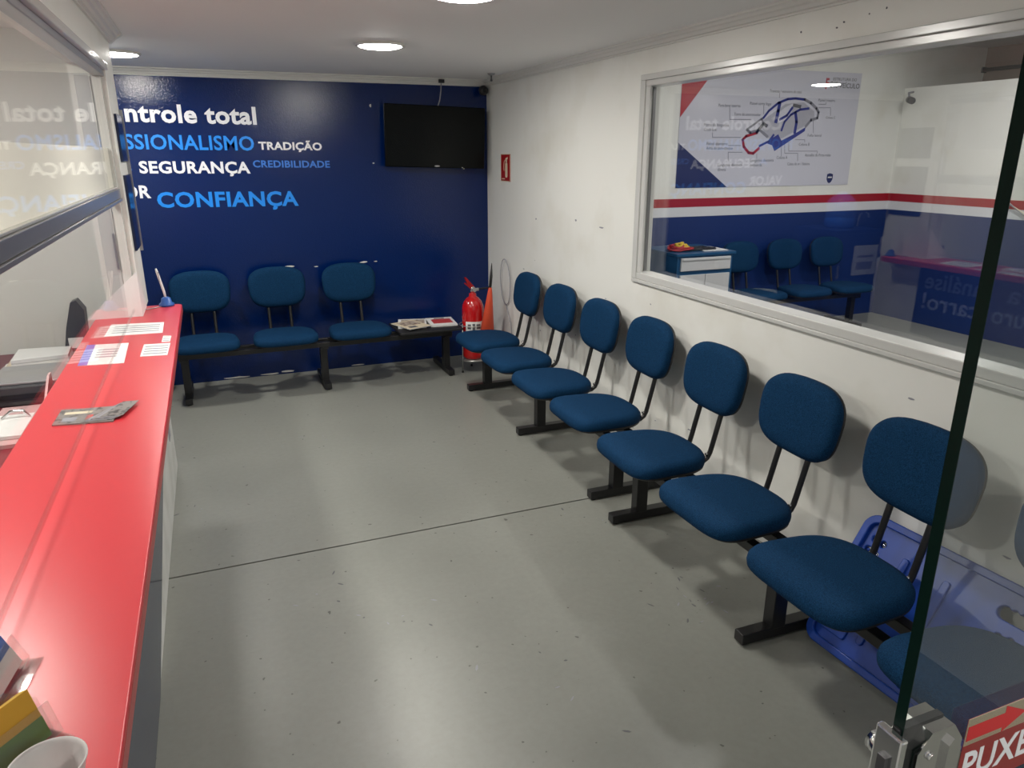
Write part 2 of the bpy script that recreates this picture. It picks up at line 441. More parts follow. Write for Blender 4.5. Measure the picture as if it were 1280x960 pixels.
# big window: frame bars and glass
win = bpy.data.objects.new('window_1', None); COL.objects.link(win); win['kind'] = 'structure'; win.location = (XR, 1.46, 1.011)
win['label'] = 'wide interior window in white frame overlooking the workshop'
def bar_y(z0, z1, x0, x1): return MB().box(x0, x1, W0, W1, z0, z1, .003)
obj('window_frame', MB().box(XR - .014, XR + .10, W0, W1 + .012, 1.011, 1.030, .003), 'alu', win)
obj('window_frame', MB().box(XR - .008, XR + .09, W0, W1 - .02, 1.030, 1.066, .004), 'alu', win)
obj('window_frame', MB().box(XR - .014, XR + .10, W0, W1 + .012, 2.055, 2.083, .003), 'alu', win)
obj('window_frame', MB().box(XR - .006, XR + .09, W0, W1 - .02, 2.026, 2.055, .004), 'alu', win)
obj('window_frame', MB().box(XR - .014, XR + .02, W1 - .032, W1 + .012, 1.030, 2.055, .003), 'alu', win)
obj('window_frame', MB().box(XR - .006, XR + .008, W1 - .069, W1 - .032, 1.066, 2.026, .003), 'alu', win)
obj('window_bead', MB().box(XR + .055, XR + .07, W1 - .012, W1 - .001, 1.066, 2.026), 'steel', win)
obj('pane', MB().box(XR + .070, XR + .076, W0, W1 - .001, 1.06, 2.03), 'glassw', win)

# left wall above the counter: header, end post, near pier, low wall
wl = MB()
wl.box(-.50, XW, YF, 4.25, 2.07, ZC).box(-.50, XW, 3.88, 4.25, ZT, 2.07).box(-.50, XW, YF, .35, 0, 2.07)
wl.box(-.50, -.345, .35, 4.26, 0, ZT - .045)
wall_left = struct('wall_left', wl, 'wall', 'white wall framing the glazed reception counter')
wall_booth = struct('wall_booth', MB().box(-2.65, -.50, 4.30, 4.38, 0, ZC), 'boothwall', 'pale end wall inside the reception booth')
wall_side = struct('wall_side', MB().box(-2.75, -2.65, YF, YB, 0, ZC), 'boothwall', 'pale grey wall at the far side of the reception booth')
wall_front = struct('wall_front', MB().box(-2.75, -.3, YF - .1, YF, 0, ZC).box(-.3, XR + .1, YF - .1, YF, 2.15, ZC), 'tan', 'unseen tan wall with a wide opening added to let in fill light')  # out of view; wide opening added so world light fills the room

# plaster cornices
def cornice(name, m_, kind, at, a0, a1, sgn):
    prof = [(0, ZC), (.060, ZC), (.060, ZC - .008), (.046, ZC - .012), (.040, ZC - .022), (.028, ZC - .026), (.022, ZC - .038), (.010, ZC - .041), (.010, ZC - .048), (0, ZC - .048)]
    mb = MB()
    mb.prism([(at + sgn * u, z) for u, z in prof], kind, a0, a1)
    o = struct(name, mb, m_, 'stepped white plaster cornice under the ceiling'); return o
cornice('trim_1', 'trim', 'x', YB, -2.6, XR, -1)
cornice('trim_2', 'trim', 'y', XR, YF, YB, -1)
cornice('trim_3', 'trim', 'y', XW, YF, 4.25, 1)
struct('trim_4', MB().prism([(XW - .145, ZC), (XW + .06, ZC), (XW + .06, ZC - .012), (XW + .03, ZC - .03), (XW + .01, ZC - .048), (XW - .145, ZC - .048)], 'y', 4.25, 4.30), 'trim', 'cornice return at the end of the booth wall')

# glazing over the counter
win2 = bpy.data.objects.new('window_2', None); COL.objects.link(win2); win2['kind'] = 'structure'; win2.location = (XG, 2.0, ZT)
win2['label'] = 'glazed screen standing on the red counter'
obj('pane', MB().box(XG - .003, XG + .003, .40, 3.862, 1.545, 2.03), 'glassc', win2)
obj('pane', MB().box(XG - .003, XG + .003, .40, 3.862, ZT + .038, 1.505), 'glassc', win2)
obj('frosted_film', MB().box(XG - .0065, XG - .004, .40, 3.862, 1.545, 1.722), 'film', win2)
obj('rail', MB().box(XG - .045, XG + .018, .40, 3.875, 1.503, 1.545, .003), 'steel', win2)
obj('rail_cover', MB().box(XG - .045, XG + .012, .40, 3.875, 1.5455, 1.552, .002), 'alu', win2)
obj('rail', MB().box(XG - .005, XG + .024, .40, 3.875, 1.490, 1.5025, .002), 'steel', win2)
obj('head_frame', MB().box(XG - .03, XW + .012, .40, 3.88, 2.045, 2.075, .003), 'alu', win2)
obj('head_frame', MB().box(XG - .02, XW - .006, .40, 3.88, 2.020, 2.045, .003), 'steel', win2)
obj('jamb_frame', MB().box(-.478, XG - .030, 3.866, 3.880, ZT, 2.02, .002), 'alu', win2)
obj('jamb_frame', MB().box(XG - .026, XG + .012, 3.852, 3.880, ZT, 2.045, .003), 'alu', win2)
obj('pane_edge', MB().box(XG - .004, XG + .004, .40, 3.852, ZT + .030, ZT + .038), 'glasstint', win2)
obj('lock_strip', MB().box(-.430, -.420, 3.858, 3.866, 1.18, 1.345, .002), 'steel', win2)

# workshop behind the big window
wb2 = MB().box(XR + .1, X2 + 1.2, YB, YB + .1, 0, Z2)
wall_workshop = struct('wall_workshop_back', wb2, 'wall', 'workshop back wall, white above and navy below with a red stripe')
obj('navy_band', MB().box(XR + .1, X2, YB - .003, YB + .001, 0, 1.122), 'navy2', wall_workshop)
obj('white_stripe', MB().box(XR + .1, X2, YB - .003, YB + .001, 1.122, 1.21), 'stripe_white', wall_workshop)
obj('red_stripe', MB().box(XR + .1, X2, YB - .004, YB + .001, 1.21, 1.288), 'stripe_red', wall_workshop)
wp = MB().box(X2, X2 + .08, YF, YB, 0, 2.32)
wall_part = struct('wall_workshop_right', wp, 'wall', 'workshop side partition that stops short of the ceiling')
obj('navy_band', MB().box(X2 - .003, X2 + .001, YF, YB - .003, 0, 1.122), 'navy2', wall_part)
obj('white_stripe', MB().box(X2 - .003, X2 + .001, YF, YB - .003, 1.122, 1.21), 'stripe_white', wall_part)
obj('red_stripe', MB().box(X2 - .004, X2 + .001, YF, YB - .003, 1.21, 1.288), 'stripe_red', wall_part)
struct('wall_workshop_far', MB().box(X2 + 1.1, X2 + 1.2, YF, YB, 0, Z2), 'tan', 'tan wall beyond the workshop partition')
struct('wall_workshop_front', MB().box(XR + .1, X2 + 1.2, YF - .1, YF, 0, Z2), 'tan', 'tan front wall of the workshop')
struct('ceiling_workshop', MB().box(XR + .1, X2 + 1.2, YF - .1, YB + .1, Z2, Z2 + .1).box(XR + .1, XR + .2, YF - .1, YB + .1, ZC, Z2), 'ceil', 'workshop ceiling')
pipe = obj('conduit_pipe', MB().tube([(X2 + .02, 5.10, 2.42), (X2 + .02, YF + .2, 2.42)], .018, 12), 'black')
tag(pipe, 'dark pipe running along the top of the workshop partition', 'pipe')
obj('end_cap', MB().box(X2 - .01, X2 + .05, 5.085, 5.10, 2.395, 2.445, .004), 'black', pipe)
obj('bracket', MB().box(X2 + .005, X2 + .035, 4.6, 4.63, 2.32, 2.41), 'black', pipe)

# =================================================================== CEILING LIGHTS
def ceiling_light(x, y, z, label, group='round ceiling panels', m='lamp'):
    t = thing('ceiling_light', label, 'light', (x, y, z), group=group)
    r = .118
    obj('rim', MB().lathe([(r, z), (r + .014, z), (r + .014, z - .010), (r, z - .014), (r - .006, z - .012), (r - .006, z)], x, y, 40), 'trim', t)
    mb = MB(); n = 40
    mb.lathe([(r - .006, z - .002), (r - .006, z - .012), (r * .8, z - .018), (r * .5, z - .022), (r * .2, z - .024), (0, z - .0245)], x, y, n)
    obj('diffuser', mb, m, t)
ceiling_light(.942, 4.19, ZC, 'round lit ceiling panel in the middle of the waiting room ceiling')
ceiling_light(-.395, 5.08, ZC, 'round lit ceiling panel near the lettered navy wall, half hidden by the booth')
ceiling_light(.942, 2.78, ZC, 'round ceiling panel mirrored at the top edge of the big window')
ceiling_light(.942, -.90, ZC, 'round ceiling panel over the entrance')
ceiling_light(-.95, 2.9, ZC, 'round ceiling panel at the far end of the booth', 'booth ceiling panels', 'lamp3')
ceiling_light(-.95, 1.5, ZC, 'round ceiling panel at the near end of the booth', 'booth ceiling panels', 'lamp3')
ceiling_light(3.7, 3.9, Z2, 'round workshop ceiling panel nearest the poster', 'workshop ceiling panels', 'lamp2')
ceiling_light(5.5, 3.9, Z2, 'round workshop ceiling panel nearest the partition', 'workshop ceiling panels', 'lamp2')
ceiling_light(5.5, 1.6, Z2, 'round workshop ceiling panel nearest the entrance', 'workshop ceiling panels', 'lamp2')
ceiling_light(3.7, 1.6, Z2, 'round workshop ceiling panel over the near half', 'workshop ceiling panels', 'lamp2')

# =================================================================== COUNTER
counter = thing('reception_counter', 'long red laminate reception counter with navy lettered front below the glass', 'counter', (-.34, 2.3, 0))
top = MB()
tp = rrect(-.557, -.187, .36, 4.112, .03)
v, f = [], []
me = plate2d('worktop', [[(x + .34, y - 2.3) for x, y in tp]], .038, .003)
for q in me.vertices: q.co.z += ZT - .019
link('worktop', me, 'red', counter)
me = plate2d('edge_band', [[(x + .34, y - 2.3) for x, y in rrect(-.5575, -.1862, .3595, 4.1125, .0305)], [(x + .34, y - 2.3) for x, y in rrect(-.556, -.1885, .361, 4.111, .029)]], .026)
for q in me.vertices: q.co.z += ZT - .021
link('edge_band', me, 'redge', counter)
obj('front_board', MB().box(-.345, -.333, .36, 4.262, .0, ZT - .040), 'lgrey', counter)
panel = obj('navy_panel', MB().prism([(.36, .002), (2.25, .002), (3.70, .40), (3.86, .40), (3.86, ZT - .045), (.36, ZT - .045)], 'x', -.333, -.329), 'slate', counter)
def counter_text(s, y0, y1, base, cap):
    fr = lambda u, v: (-.3288 + .34, u - 2.3, base + v)
    me = solidify(text_mesh(s, y0, y1, cap, .012, fr), (.0015, 0, 0)); link('lettering', me, 'plate_text', counter)
counter_text('a', 3.10, 3.18, .75, .12)
counter_text('análise', 3.36, 3.80, .75, .12)
counter_text('uro', 3.04, 3.26, .60, .12)
counter_text('carro!', 3.36, 3.80, .60, .12)
obj('wall_slot', MB().box(-.3335, -.3305, 3.98, 4.08, .25, .33, .0004), 'inkl', counter)
obj('end_panel', MB().box(-.50, -.345, 4.255, 4.262, .0, ZT - .04), 'lgrey', counter)

# things on the counter (height ZT)
def flat_sheet(name, quad, z, th, m, label, cat, group=None):
    cx = sum(q[0] for q in quad) / 4; cy = sum(q[1] for q in quad) / 4
    t = thing(name, label, cat, (cx, cy, z), group=group)
    obj('sheet', MB().prism(quad, 'z', z, z + th), m, t)
    return t
def lerp2(quad, u, v):
    a, b, c, d = [Vector(q) for q in quad]
    p = (a * (1 - u) + b * u) * (1 - v) + (d * (1 - u) + c * u) * v
    return (p.x, p.y)
def patch(t, quad, u0, u1, v0, v1, z, m, name='print', th=.0004):
    obj(name, MB().prism([lerp2(quad, u0, v0), lerp2(quad, u1, v0), lerp2(quad, u1, v1), lerp2(quad, u0, v1)], 'z', z, z + th), m, t)
q = [(-.477, 3.456), (-.250, 3.441), (-.253, 3.663), (-.474, 3.700)]
t = flat_sheet('paper_list', q, ZT, .0015, 'paper', 'white printed price sheet lying across the far end of the red counter', 'paper')
for i in range(4): patch(t, q, .10, .93, .20 + i * .18, .26 + i * .18, ZT + .0015, 'inkl', 'text_line')
q = [(-.514, 2.983), (-.360, 2.966), (-.370, 3.293), (-.523, 3.314)]
t = flat_sheet('printed_card', q, ZT, .002, 'paper', 'white card with a lilac left stripe on the red counter', 'card')
patch(t, q, .0, .20, 0, 1, ZT + .002, 'lilac', 'lilac_stripe')
for i in range(4): patch(t, q, .30, .80, .32 + i * .12, .37 + i * .12, ZT + .002, 'inkl', 'text_line')
q = [(-.311, 3.043), (-.215, 3.029), (-.211, 3.229), (-.310, 3.241)]
t = flat_sheet('note_slip', q, ZT, .0015, 'paper', 'white printed slip near the room-side edge of the red counter', 'paper')
for i in range(4): patch(t, q, .08, .95, .15 + i * .20, .22 + i * .20, ZT + .0015, 'inkl', 'text_line')
q = [(-.246, 3.262), (-.214, 3.258), (-.212, 3.363), (-.244, 3.376)]
t = flat_sheet('ticket', q, ZT, .0012, 'paper', 'tiny pale ticket just beyond the white slip on the counter', 'paper')
for i in range(3): patch(t, q, .1, .9, .15 + i * .3, .25 + i * .3, ZT + .0012, 'inkl', 'text_line')
q = [(-.489, 2.308), (-.330, 2.282), (-.318, 2.425), (-.485, 2.446)]
t = flat_sheet('leaflet', q, ZT, .004, 'darkprint', 'dark grey printed leaflet lying across the middle of the counter', 'leaflet')
patch(t, q, .10, .55, .62, .78, ZT + .004, 'cream', 'print'); patch(t, q, .12, .35, .15, .42, ZT + .004, 'inkl', 'print'); patch(t, q, .5, .6, .2, .5, ZT + .004, 'pinkprint', 'print')
pa = [(-.415, 2.300), (-.335, 2.292), (-.296, 2.415), (-.345, 2.420)]
t = thing('leaflet_fan', 'fanned grey business cards lying on the dark leaflet', 'cards', (-.35, 2.36, ZT + .0045))
for i in range(5):
    dx = .012 * i
    obj('card', MB().prism([(pa[0][0] + dx, pa[0][1] + .004 * i), (pa[1][0] + dx * .6, pa[1][1] + .004 * i), (pa[2][0] + dx * .5, pa[2][1] + .006 * i), (pa[3][0] + dx * .6, pa[3][1] + .006 * i)], 'z', ZT + .0045 + .0012 * i, ZT + .0055 + .0012 * i), ('darkprint', 'inkl')[i % 2], t)
t = thing('small_carton', 'small white and violet carton at the far end of the counter', 'box', (-.443, 4.045, ZT))
obj('carton', MB().box(-.474, -.412, 4.02, 4.075, ZT, ZT + .028, .002), 'paper', t)
obj('print', MB().box(-.470, -.445, 4.0192, 4.0202, ZT + .004, ZT + .024), 'lilac', t)
obj('print', MB().box(-.468, -.448, 4.026, 4.07, ZT + .028, ZT + .0286), 'lilac', t)
# pen on a chain
t = thing('counter_pen', 'white pen standing in a dark blue holder at the far corner of the counter', 'pen', (-.257, 4.078, ZT))
obj('holder', MB().lathe([(.0, ZT), (.036, ZT), (.036, ZT + .012), (.026, ZT + .020), (.022, ZT + .040), (.011, ZT + .046), (0, ZT + .046)], -.257, 4.078, 24), 'leaf_blue', t)
pen = obj('pen', MB().tube([(-.257, 4.078, ZT + .035), (-.262, 4.082, ZT + .075), (-.282, 4.093, ZT + .175), (-.285, 4.095, ZT + .19)], [.005, .0062, .0062, .004], 10), 'paper', t)
obj('clip', MB().box(-.2775, -.2745, 4.082, 4.085, ZT + .12, ZT + .175), 'steel', pen)
ch = [(-.275 - .16 * i / 16, 4.06 - .05 * math.sin(math.pi * i / 16 * .9) - .015 * i / 16, ZT + .003) for i in range(17)]
obj('chain', MB().tube(ch, .0022, 6), 'steel', t)
# triangular patch of light on the post foot, built as thin white sheets
t = thing('lit_patch', 'triangular patch of light at the foot of the post, shaped as white sheets at the counter end', 'card', (-.43, 3.87, ZT))
obj('lit_patch_face', MB().prism([(-.590, ZT), (-.352, ZT), (-.352, ZT + .215)], 'y', 3.846, 3.850), 'paper', t)
obj('lit_patch_face', MB().prism([(3.850, ZT), (4.11, ZT), (3.850, ZT + .215)], 'x', XW, XW + .003), 'paper', t)

# near end: cup and two leaflet holders
t = thing('plastic_cup', 'translucent white plastic cup at the near end of the counter', 'cup', (-.247, .822, ZT))
cz = ZT
prof = [(0, cz), (.026, cz), (.027, cz + .003)]
for i in range(12): prof.append((.027 + .012 * i / 11 + (.0006 if i % 2 else 0), cz + .005 + .068 * i / 11))
prof += [(.0415, cz + .074), (.042, cz + .076), (.0405, cz + .0765), (.038, cz + .07), (.026, cz + .005), (0, cz + .004)]
obj('cup_body', MB().lathe(prof, -.247, .822, 36), 'cup', t)
def leaflet_holder(loc, rz, label, c1, c2, wd, hg):
    t = thing('leaflet_holder', label, 'holder', loc, (0, 0, rz), local=True)
    ch_ = .03
    ol = [(-wd / 2, 0), (wd / 2, 0), (wd / 2, hg - ch_), (wd / 2 - ch_, hg), (-wd / 2 + ch_, hg), (-wd / 2, hg - ch_)]
    o = link('back_plate', new_m(MB().prism(ol, 'y', 0, .003)), 'acrylic', t); o.rotation_euler = (R(-22), 0, 0)
    o = link('front_plate', new_m(MB().prism([(-wd / 2, 0), (wd / 2, 0), (wd / 2, hg * .55), (-wd / 2, hg * .55)], 'y', -.018, -.015)), 'acrylic', t); o.rotation_euler = (R(-22), 0, 0)
    o = link('base_plate', new_m(MB().box(-wd / 2, wd / 2, -.035, .06, 0, .003)), 'acrylic', t)
    o = link('leaflet', new_m(MB().box(-wd / 2 + .012, wd / 2 - .012, -.012, -.002, .004, hg * .88)), c1, t); o.rotation_euler = (R(-22), 0, 0)
    o2 = link('leaflet_band', new_m(MB().box(-wd / 2 + .0118, wd / 2 - .0118, -.0125, -.0118, .004, hg * .40)), c2, t); o2.rotation_euler = (R(-22), 0, 0)
    return t
def new_m(mb): return mb.mesh('part')
leaflet_holder((-.3225, .917, ZT), R(50), 'clear leaflet holder with a yellow and green leaflet, nearest on the counter', 'leaf_yellow', 'green', .15, .085)
leaflet_holder((-.362, 1.085, ZT), R(82), 'leaflet holder with a blue leaflet at the left edge of the counter', 'leaf_blue', 'paper', .15, .085)

# =================================================================== RECEPTION DESK BEHIND THE GLASS
t = thing('reception_desk', 'low dark red desk along the inside of the counter', 'desk', (-.92, 2.6, 0))
obj('desktop', MB().box(-1.25, -.60, 1.0, 4.25, .70, .73, .003), mat('dark_red_desk', (0.16, 0.02, 0.03, 1), 0.35), t)
obj('leg', MB().box(-1.22, -.62, 1.02, 1.05, 0, .70), 'lgrey', t)
obj('leg', MB().box(-1.22, -.62, 4.18, 4.21, 0, .70), 'lgrey', t)
obj('leg', MB().box(-1.22, -.62, 2.6, 2.63, 0, .70), 'lgrey', t)
obj('cable_tray', MB().box(-.600, -.558, 1.0, 4.2, .62, .73), 'cable_black', t)
t = thing('card_terminal', 'dark upright terminal with a white label at the far end of the desk', 'terminal', (-.67, 4.0, .73))
obj('housing', MB().prism([(-.735, .73), (-.625, .73), (-.612, .98), (-.640, 1.03), (-.665, 1.02), (-.700, .90)], 'y', 3.96, 4.04), 'darkgrey', t)
obj('label', MB().box(-.700, -.635, 3.9570, 3.9600, .80, .85), 'paper', t)
t = thing('desk_printer', 'dark grey printer on the desk beyond the counter', 'printer', (-.76, 3.45, .73))
obj('printer_body', MB().box(-.90, -.64, 3.30, 3.60, .73, .815, .008), 'darkgrey', t)
obj('lid', MB().box(-.895, -.645, 3.31, 3.59, .8155, .828, .004), 'steel', t)
obj('paper_slot', MB().box(-.87, -.67, 3.297, 3.301, .76, .78), 'cable_black', t)
t = thing('paper_stack', 'loose stack of white papers beyond the printer', 'papers', (-.78, 3.85, .73))
for i in range(5):
    a = random.uniform(-.03, .03)
    obj('sheet', MB().prism([(-.92 + a, 3.73), (-.70 + a, 3.74 + a), (-.71 + a, 3.93), (-.93 + a, 3.93 + a)], 'z', .73 + .018 * i, .746 + .018 * i), ('paper', 'paper', 'cream')[i % 3], t)
t = thing('paper_tray', 'pale pink upright paper tray behind the counter edge', 'tray', (-.68, 3.0, .73))
obj('side_plate', MB().prism([(2.70, .73), (3.12, .73), (3.14, .90), (3.10, .90), (2.95, .82), (2.70, .77)], 'x', -.640, -.632), 'pinkpl', t)
obj('tray_base', MB().box(-.84, -.640, 2.80, 3.25, .731, .745), 'pinkpl', t)
t = thing('clip_folder', 'white folder with a metal clip at the left picture edge', 'folder', (-.84, 2.95, .7455))
obj('folder', MB().box(-.83, -.70, 2.85, 3.10, .746, .760, .002), 'paper', t)
obj('clip', MB().tube([(-.80, 3.05, .762), (-.77, 3.06, .785), (-.73, 3.06, .785), (-.71, 3.05, .762)], .005, 8), 'chrome', t)
obj('print', MB().box(-.82, -.78, 2.86, 2.90, .760, .7605), 'lilac', t)
coil = [(-.580 + .010 * math.cos(i * .9), 2.75 + .004 * i, .74 + .010 * math.sin(i * .9)) for i in range(150)]
tag(obj('coiled_cable', MB().tube(coil, .003, 6), 'cable_black'), 'black coiled cable lying in the gap beside the red counter', 'cable')

# plaques on the post
for z0, z1, lab in ((1.66, 1.87, 'upper dark glossy plaque on the white post beside the counter glass'), (1.25, 1.60, 'lower dark glossy plaque on the white post beside the counter glass')):
    t = thing('wall_plaque', lab, 'plaque', (XW, 4.09, z0), group='plaques on the post')
    obj('plate', MB().box(XW, XW + .012, 3.955, 4.232, z0, z1, .001), 'slate', t)
    obj('edge_strip', MB().box(XW, XW + .016, 4.232, 4.247, z0 - .03, z1 + .03, .001), 'steel', t)

# =================================================================== BEAM BENCHES
NS = 48
SEAT_OL = superellipse(.222, .205, 2.9, -.06, NS, 4.6)       # v=+ is the rear: narrower there
BACK_OL = superellipse(.207, .152, 2.75, .05, NS, 3.3)
SEAT_V, SEAT_F = layered(SEAT_OL, [(.012, .0), (.002, .008), (0, .022), (.002, .038), (.011, .051), (.034, .059)], lambda u, v, h: (u, v, h - .012 * max(0, -v / .205) ** 3), .004)
SEATSH_V, SEATSH_F = layered(SEAT_OL, [(.030, -.012), (.012, -.010), (.004, -.002), (.004, .006)], lambda u, v, h: (u, v, h), 0)
def back_frame(u, v, h): return (u, -h + .014 * (u / .2) ** 2 * -1, v)
BACK_V, BACK_F = layered(BACK_OL, [(.010, 0), (.002, .010), (0, .022), (.005, .036), (.018, .047), (.040, .052)], back_frame, .003)
BACKSH_V, BACKSH_F = layered(BACK_OL, [(.045, -.016), (.016, -.013), (.004, -.004), (.003, .006)], back_frame, 0)
def smooth_mesh(name, v, f):
    me = new_mesh(name, v, f, True)
    bm = bmesh.new(); bm.from_mesh(me); bmesh.ops.recalc_face_normals(bm, faces=bm.faces); bm.to_mesh(me); bm.free()
    return me
ME = dict(seat=smooth_mesh('seat', SEAT_V, SEAT_F), seat_shell=smooth_mesh('seat_shell', SEATSH_V, SEATSH_F),
          back=smooth_mesh('backrest', BACK_V, BACK_F), back_shell=smooth_mesh('back_shell', BACKSH_V, BACKSH_F))
def arc_pts(): return [(-.40, .362), (-.24, .362), (-.200, .368), (-.178, .382), (-.166, .405), (-.158, .435), (-.128, .56), (-.104, .66)]
tm = MB().tube([(0, y, z) for y, z in arc_pts()], .0115, 12); ME['tube'] = tm.mesh('support_tube')
bm_ = MB().tube([(0, -.012, 0), (0, .0, 0)], .006, 8); ME['bolt'] = bm_.mesh('bolt')
ME['bracket'] = MB().box(-.11, .11, -.47, -.22, .371, .379, .001).box(-.10, -.06, -.45, -.24, .345, .371).box(.06, .10, -.45, -.24, .345, .371).mesh('seat_bracket')
ME['beam'] = MB().box(-1.0, 1.0, -.455, -.415, .315, .352, .003).mesh('beam')
ME['beam2'] = MB().box(-1.0, 1.0, -.335, -.295, .315, .352, .003).mesh('beam')
ME['post'] = MB().box(-.026, .026, -.405, -.345, .044, .316, .003).box(-.03, .03, -.46, -.29, .300, .316).mesh('leg')
ME['foot'] = MB().box(-.024, .024, -.53, -.07, .008, .050, .003).mesh('foot_bar')
ME['glide'] = MB().lathe([(0, 0), (.016, 0), (.016, .005), (.010, .009), (0, .009)], 0, 0, 12).mesh('glide')
for k, m in dict(seat='fabric', seat_shell='blackpl', back='fabric', back_shell='blackpl', tube='black', bolt='chrome', bracket='black', beam='black', beam2='black', post='black', foot='black', glide='blackpl').items():
    ME[k].materials.append(M[m])
PITCH, FEET = .54, .965
def bench(label, loc, rz, seats, table=False, jit=0, feet=(-FEET, 0, FEET), bm=('beam', 'beam2')):
    t = thing('beam_bench', label, 'bench', loc, (0, 0, rz), group='blue beam benches', local=True)
    for k in bm: link('beam', ME[k], None, t)
    for x in feet:
        p = link('leg', ME['post'], None, t); p.location.x = x
        fb = link('foot_bar', ME['foot'], None, p)
        for yy in (-.505, -.095):
            g = link('glide', ME['glide'], None, p); g.location.y = yy
    for i in seats:
        x = (i - 1.5) * PITCH
        s = link('seat', ME['seat'], None, t); s.location = (x, -.417, .392); s.rotation_euler = (R(-1.5), 0, R(random.uniform(-1, 1) * jit))
        link('seat_shell', ME['seat_shell'], None, s)
        b = link('seat_bracket', ME['bracket'], None, t); b.location.x = x
        k = link('backrest', ME['back'], None, t); k.location = (x, -.090, .728); k.rotation_euler = (R(-9), 0, R(random.uniform(-1.5, 1.5) * jit))
        link('back_shell', ME['back_shell'], None, k)
        for sx in (-.078, .078):
            q = link('support_tube', ME['tube'], None, t); q.location.x = x + sx
            bo = link('bolt', ME['bolt'], None, q); bo.location = (0, -.178, .402)
    if table:
        x = 1.5 * PITCH
        tb = link('side_tray', MB().box(x - .25, x + .25, -.55, -.16, .372, .390, .004).mesh('side_tray'), 'blackpl', t)
    return t
bench('blue bench with three seats and a side tray against the navy lettered wall', (.68, YB - .04, 0), 0, (0, 1, 2), True)
bench('far four-seat blue bench along the white wall, next to the fire extinguisher', (XR - .003, 3.96, 0), R(-90), (0, 1, 2, 3), jit=1)
bench('near four-seat blue bench under the big window, in front of the blue board', (XR - .045, 1.755, 0), R(-91), (0, 1, 2, 3), jit=1)
for k, y0 in (('beam3', -.455), ('beam4', -.335)):
    ME[k] = MB().box(-.74, 1.0, y0, y0 + .04, .315, .352, .003).mesh('beam'); ME[k].materials.append(M['black'])
bench('three-seat blue bench in the workshop seen through the big window', (5.0, YB - .02, 0), 0, (1, 2, 3), feet=(-.60, FEET), bm=('beam3', 'beam4'))

# magazines on the side tray
def magazine(label, loc, rz, wd, dp, th, cover, prints):
    t = thing('magazine', label, 'magazine', loc, (0, 0, rz), group='magazines on the tray', local=True)
    link('pages', MB().box(-wd / 2, wd / 2, -dp / 2, dp / 2, 0, th).mesh('pages'), 'paper', t)
    c = link('cover', MB().box(-wd / 2 - .002, wd / 2 + .002, -dp / 2 - .002, dp / 2 + .002, th, th + .0015).mesh('cover'), cover, t)
    for (x0, x1, y0, y1, m) in prints:
        link('print', MB().box(x0 * wd, x1 * wd, y0 * dp, y1 * dp, th + .0015, th + .0020).mesh('print'), m, t)
ZM = .3905
magazine('open-looking pale magazine with a brown picture, left on the black bench tray', (1.40, 5.58, ZM), R(-14), .22, .28, .012, 'paper', [(-.40, .45, -.1, .40, 'brownprint'), (-.3, .2, -.42, -.2, 'inkl')])
magazine('pale magazine with red print, right on the black bench tray', (1.635, 5.56, ZM), R(-6), .21, .28, .010, 'paper', [(-.35, .40, -.25, .30, 'pinkprint'), (-.2, .2, .34, .44, 'ink')])
magazine('thin pale magazine lying half under the brown one on the tray', (1.37, 5.50, ZM + .0140), R(20), .20, .26, .005, 'cream', [(-.35, .4, -.1, .4, 'brownprint'), (-.35, .0, -.4, -.2, 'ink')])

# =================================================================== FIRE EXTINGUISHER ON ITS STAND
EX, EY = 1.865, 5.44
t = thing('extinguisher_stand', 'thin wire floor stand holding the fire extinguisher', 'stand', (EX, EY, 0))
for a in (200, 320, 80):
    ca, sa = math.cos(R(a)), math.sin(R(a))
    obj('leg', MB().tube([(EX + .115 * ca, EY + .115 * sa, .005), (EX + .108 * ca, EY + .108 * sa, .40)], .004, 8), 'frostpl', t)
    obj('foot_tip', MB().lathe([(0, 0), (.009, 0), (.009, .012), (.005, .016), (0, .016)], EX + .115 * ca, EY + .115 * sa, 10), 'blackpl', t)
for z in (.10, .385):
    obj('ring', MB().tube([(EX + .110 * math.cos(R(k * 10)), EY + .110 * math.sin(R(k * 10)), z) for k in range(37)], .004, 8, False), 'frostpl', t)
obj('support_plate', MB().lathe([(0, .096), (.108, .096), (.108, .104), (0, .104)], EX, EY, 28), 'frostpl', t)
t = thing('fire_extinguisher', 'red fire extinguisher with an orange-red discharge horn in the corner', 'extinguisher', (EX, EY, .106))
z = .106
obj('cylinder', MB().lathe([(0, z), (.070, z), (.084, z + .012), (.088, z + .03), (.088, z + .40), (.085, z + .43), (.072, z + .465), (.050, z + .492), (.030, z + .505), (.028, z + .53), (0, z + .53)], EX, EY, 36), 'fire', t)
lab = MB()
n = 14; vv = []; ff = []
for i in range(n + 1):
    a = R(210 + 110 * i / n)
    for zz in (.27, .42): vv.append((EX + .0888 * math.cos(a), EY + .0888 * math.sin(a), zz))
for i in range(n): ff.append((2 * i, 2 * i + 2, 2 * i + 3, 2 * i + 1))
lab.add(vv, ff, True); lb = obj('label', lab, 'paper', t)
for a0, a1, z0, z1 in ((222, 240, .36, .40), (248, 262, .35, .405), (268, 292, .36, .40), (225, 300, .30, .32)):
    vv = []; ff = []
    for i in range(5):
        a = R(a0 + (a1 - a0) * i / 4)
        for zz in (z0, z1): vv.append((EX + .0894 * math.cos(a), EY + .0894 * math.sin(a), zz))
    for i in range(4): ff.append((2 * i, 2 * i + 2, 2 * i + 3, 2 * i + 1))
    obj('print', MB().add(vv, ff, True), 'ink', lb)
obj('valve', MB().lathe([(0, .636), (.020, .636), (.020, .680), (.014, .690), (0, .690)], EX, EY, 16).box(EX - .012, EX + .05, EY - .012, EY + .012, .652, .676, .003), 'chrome', t)
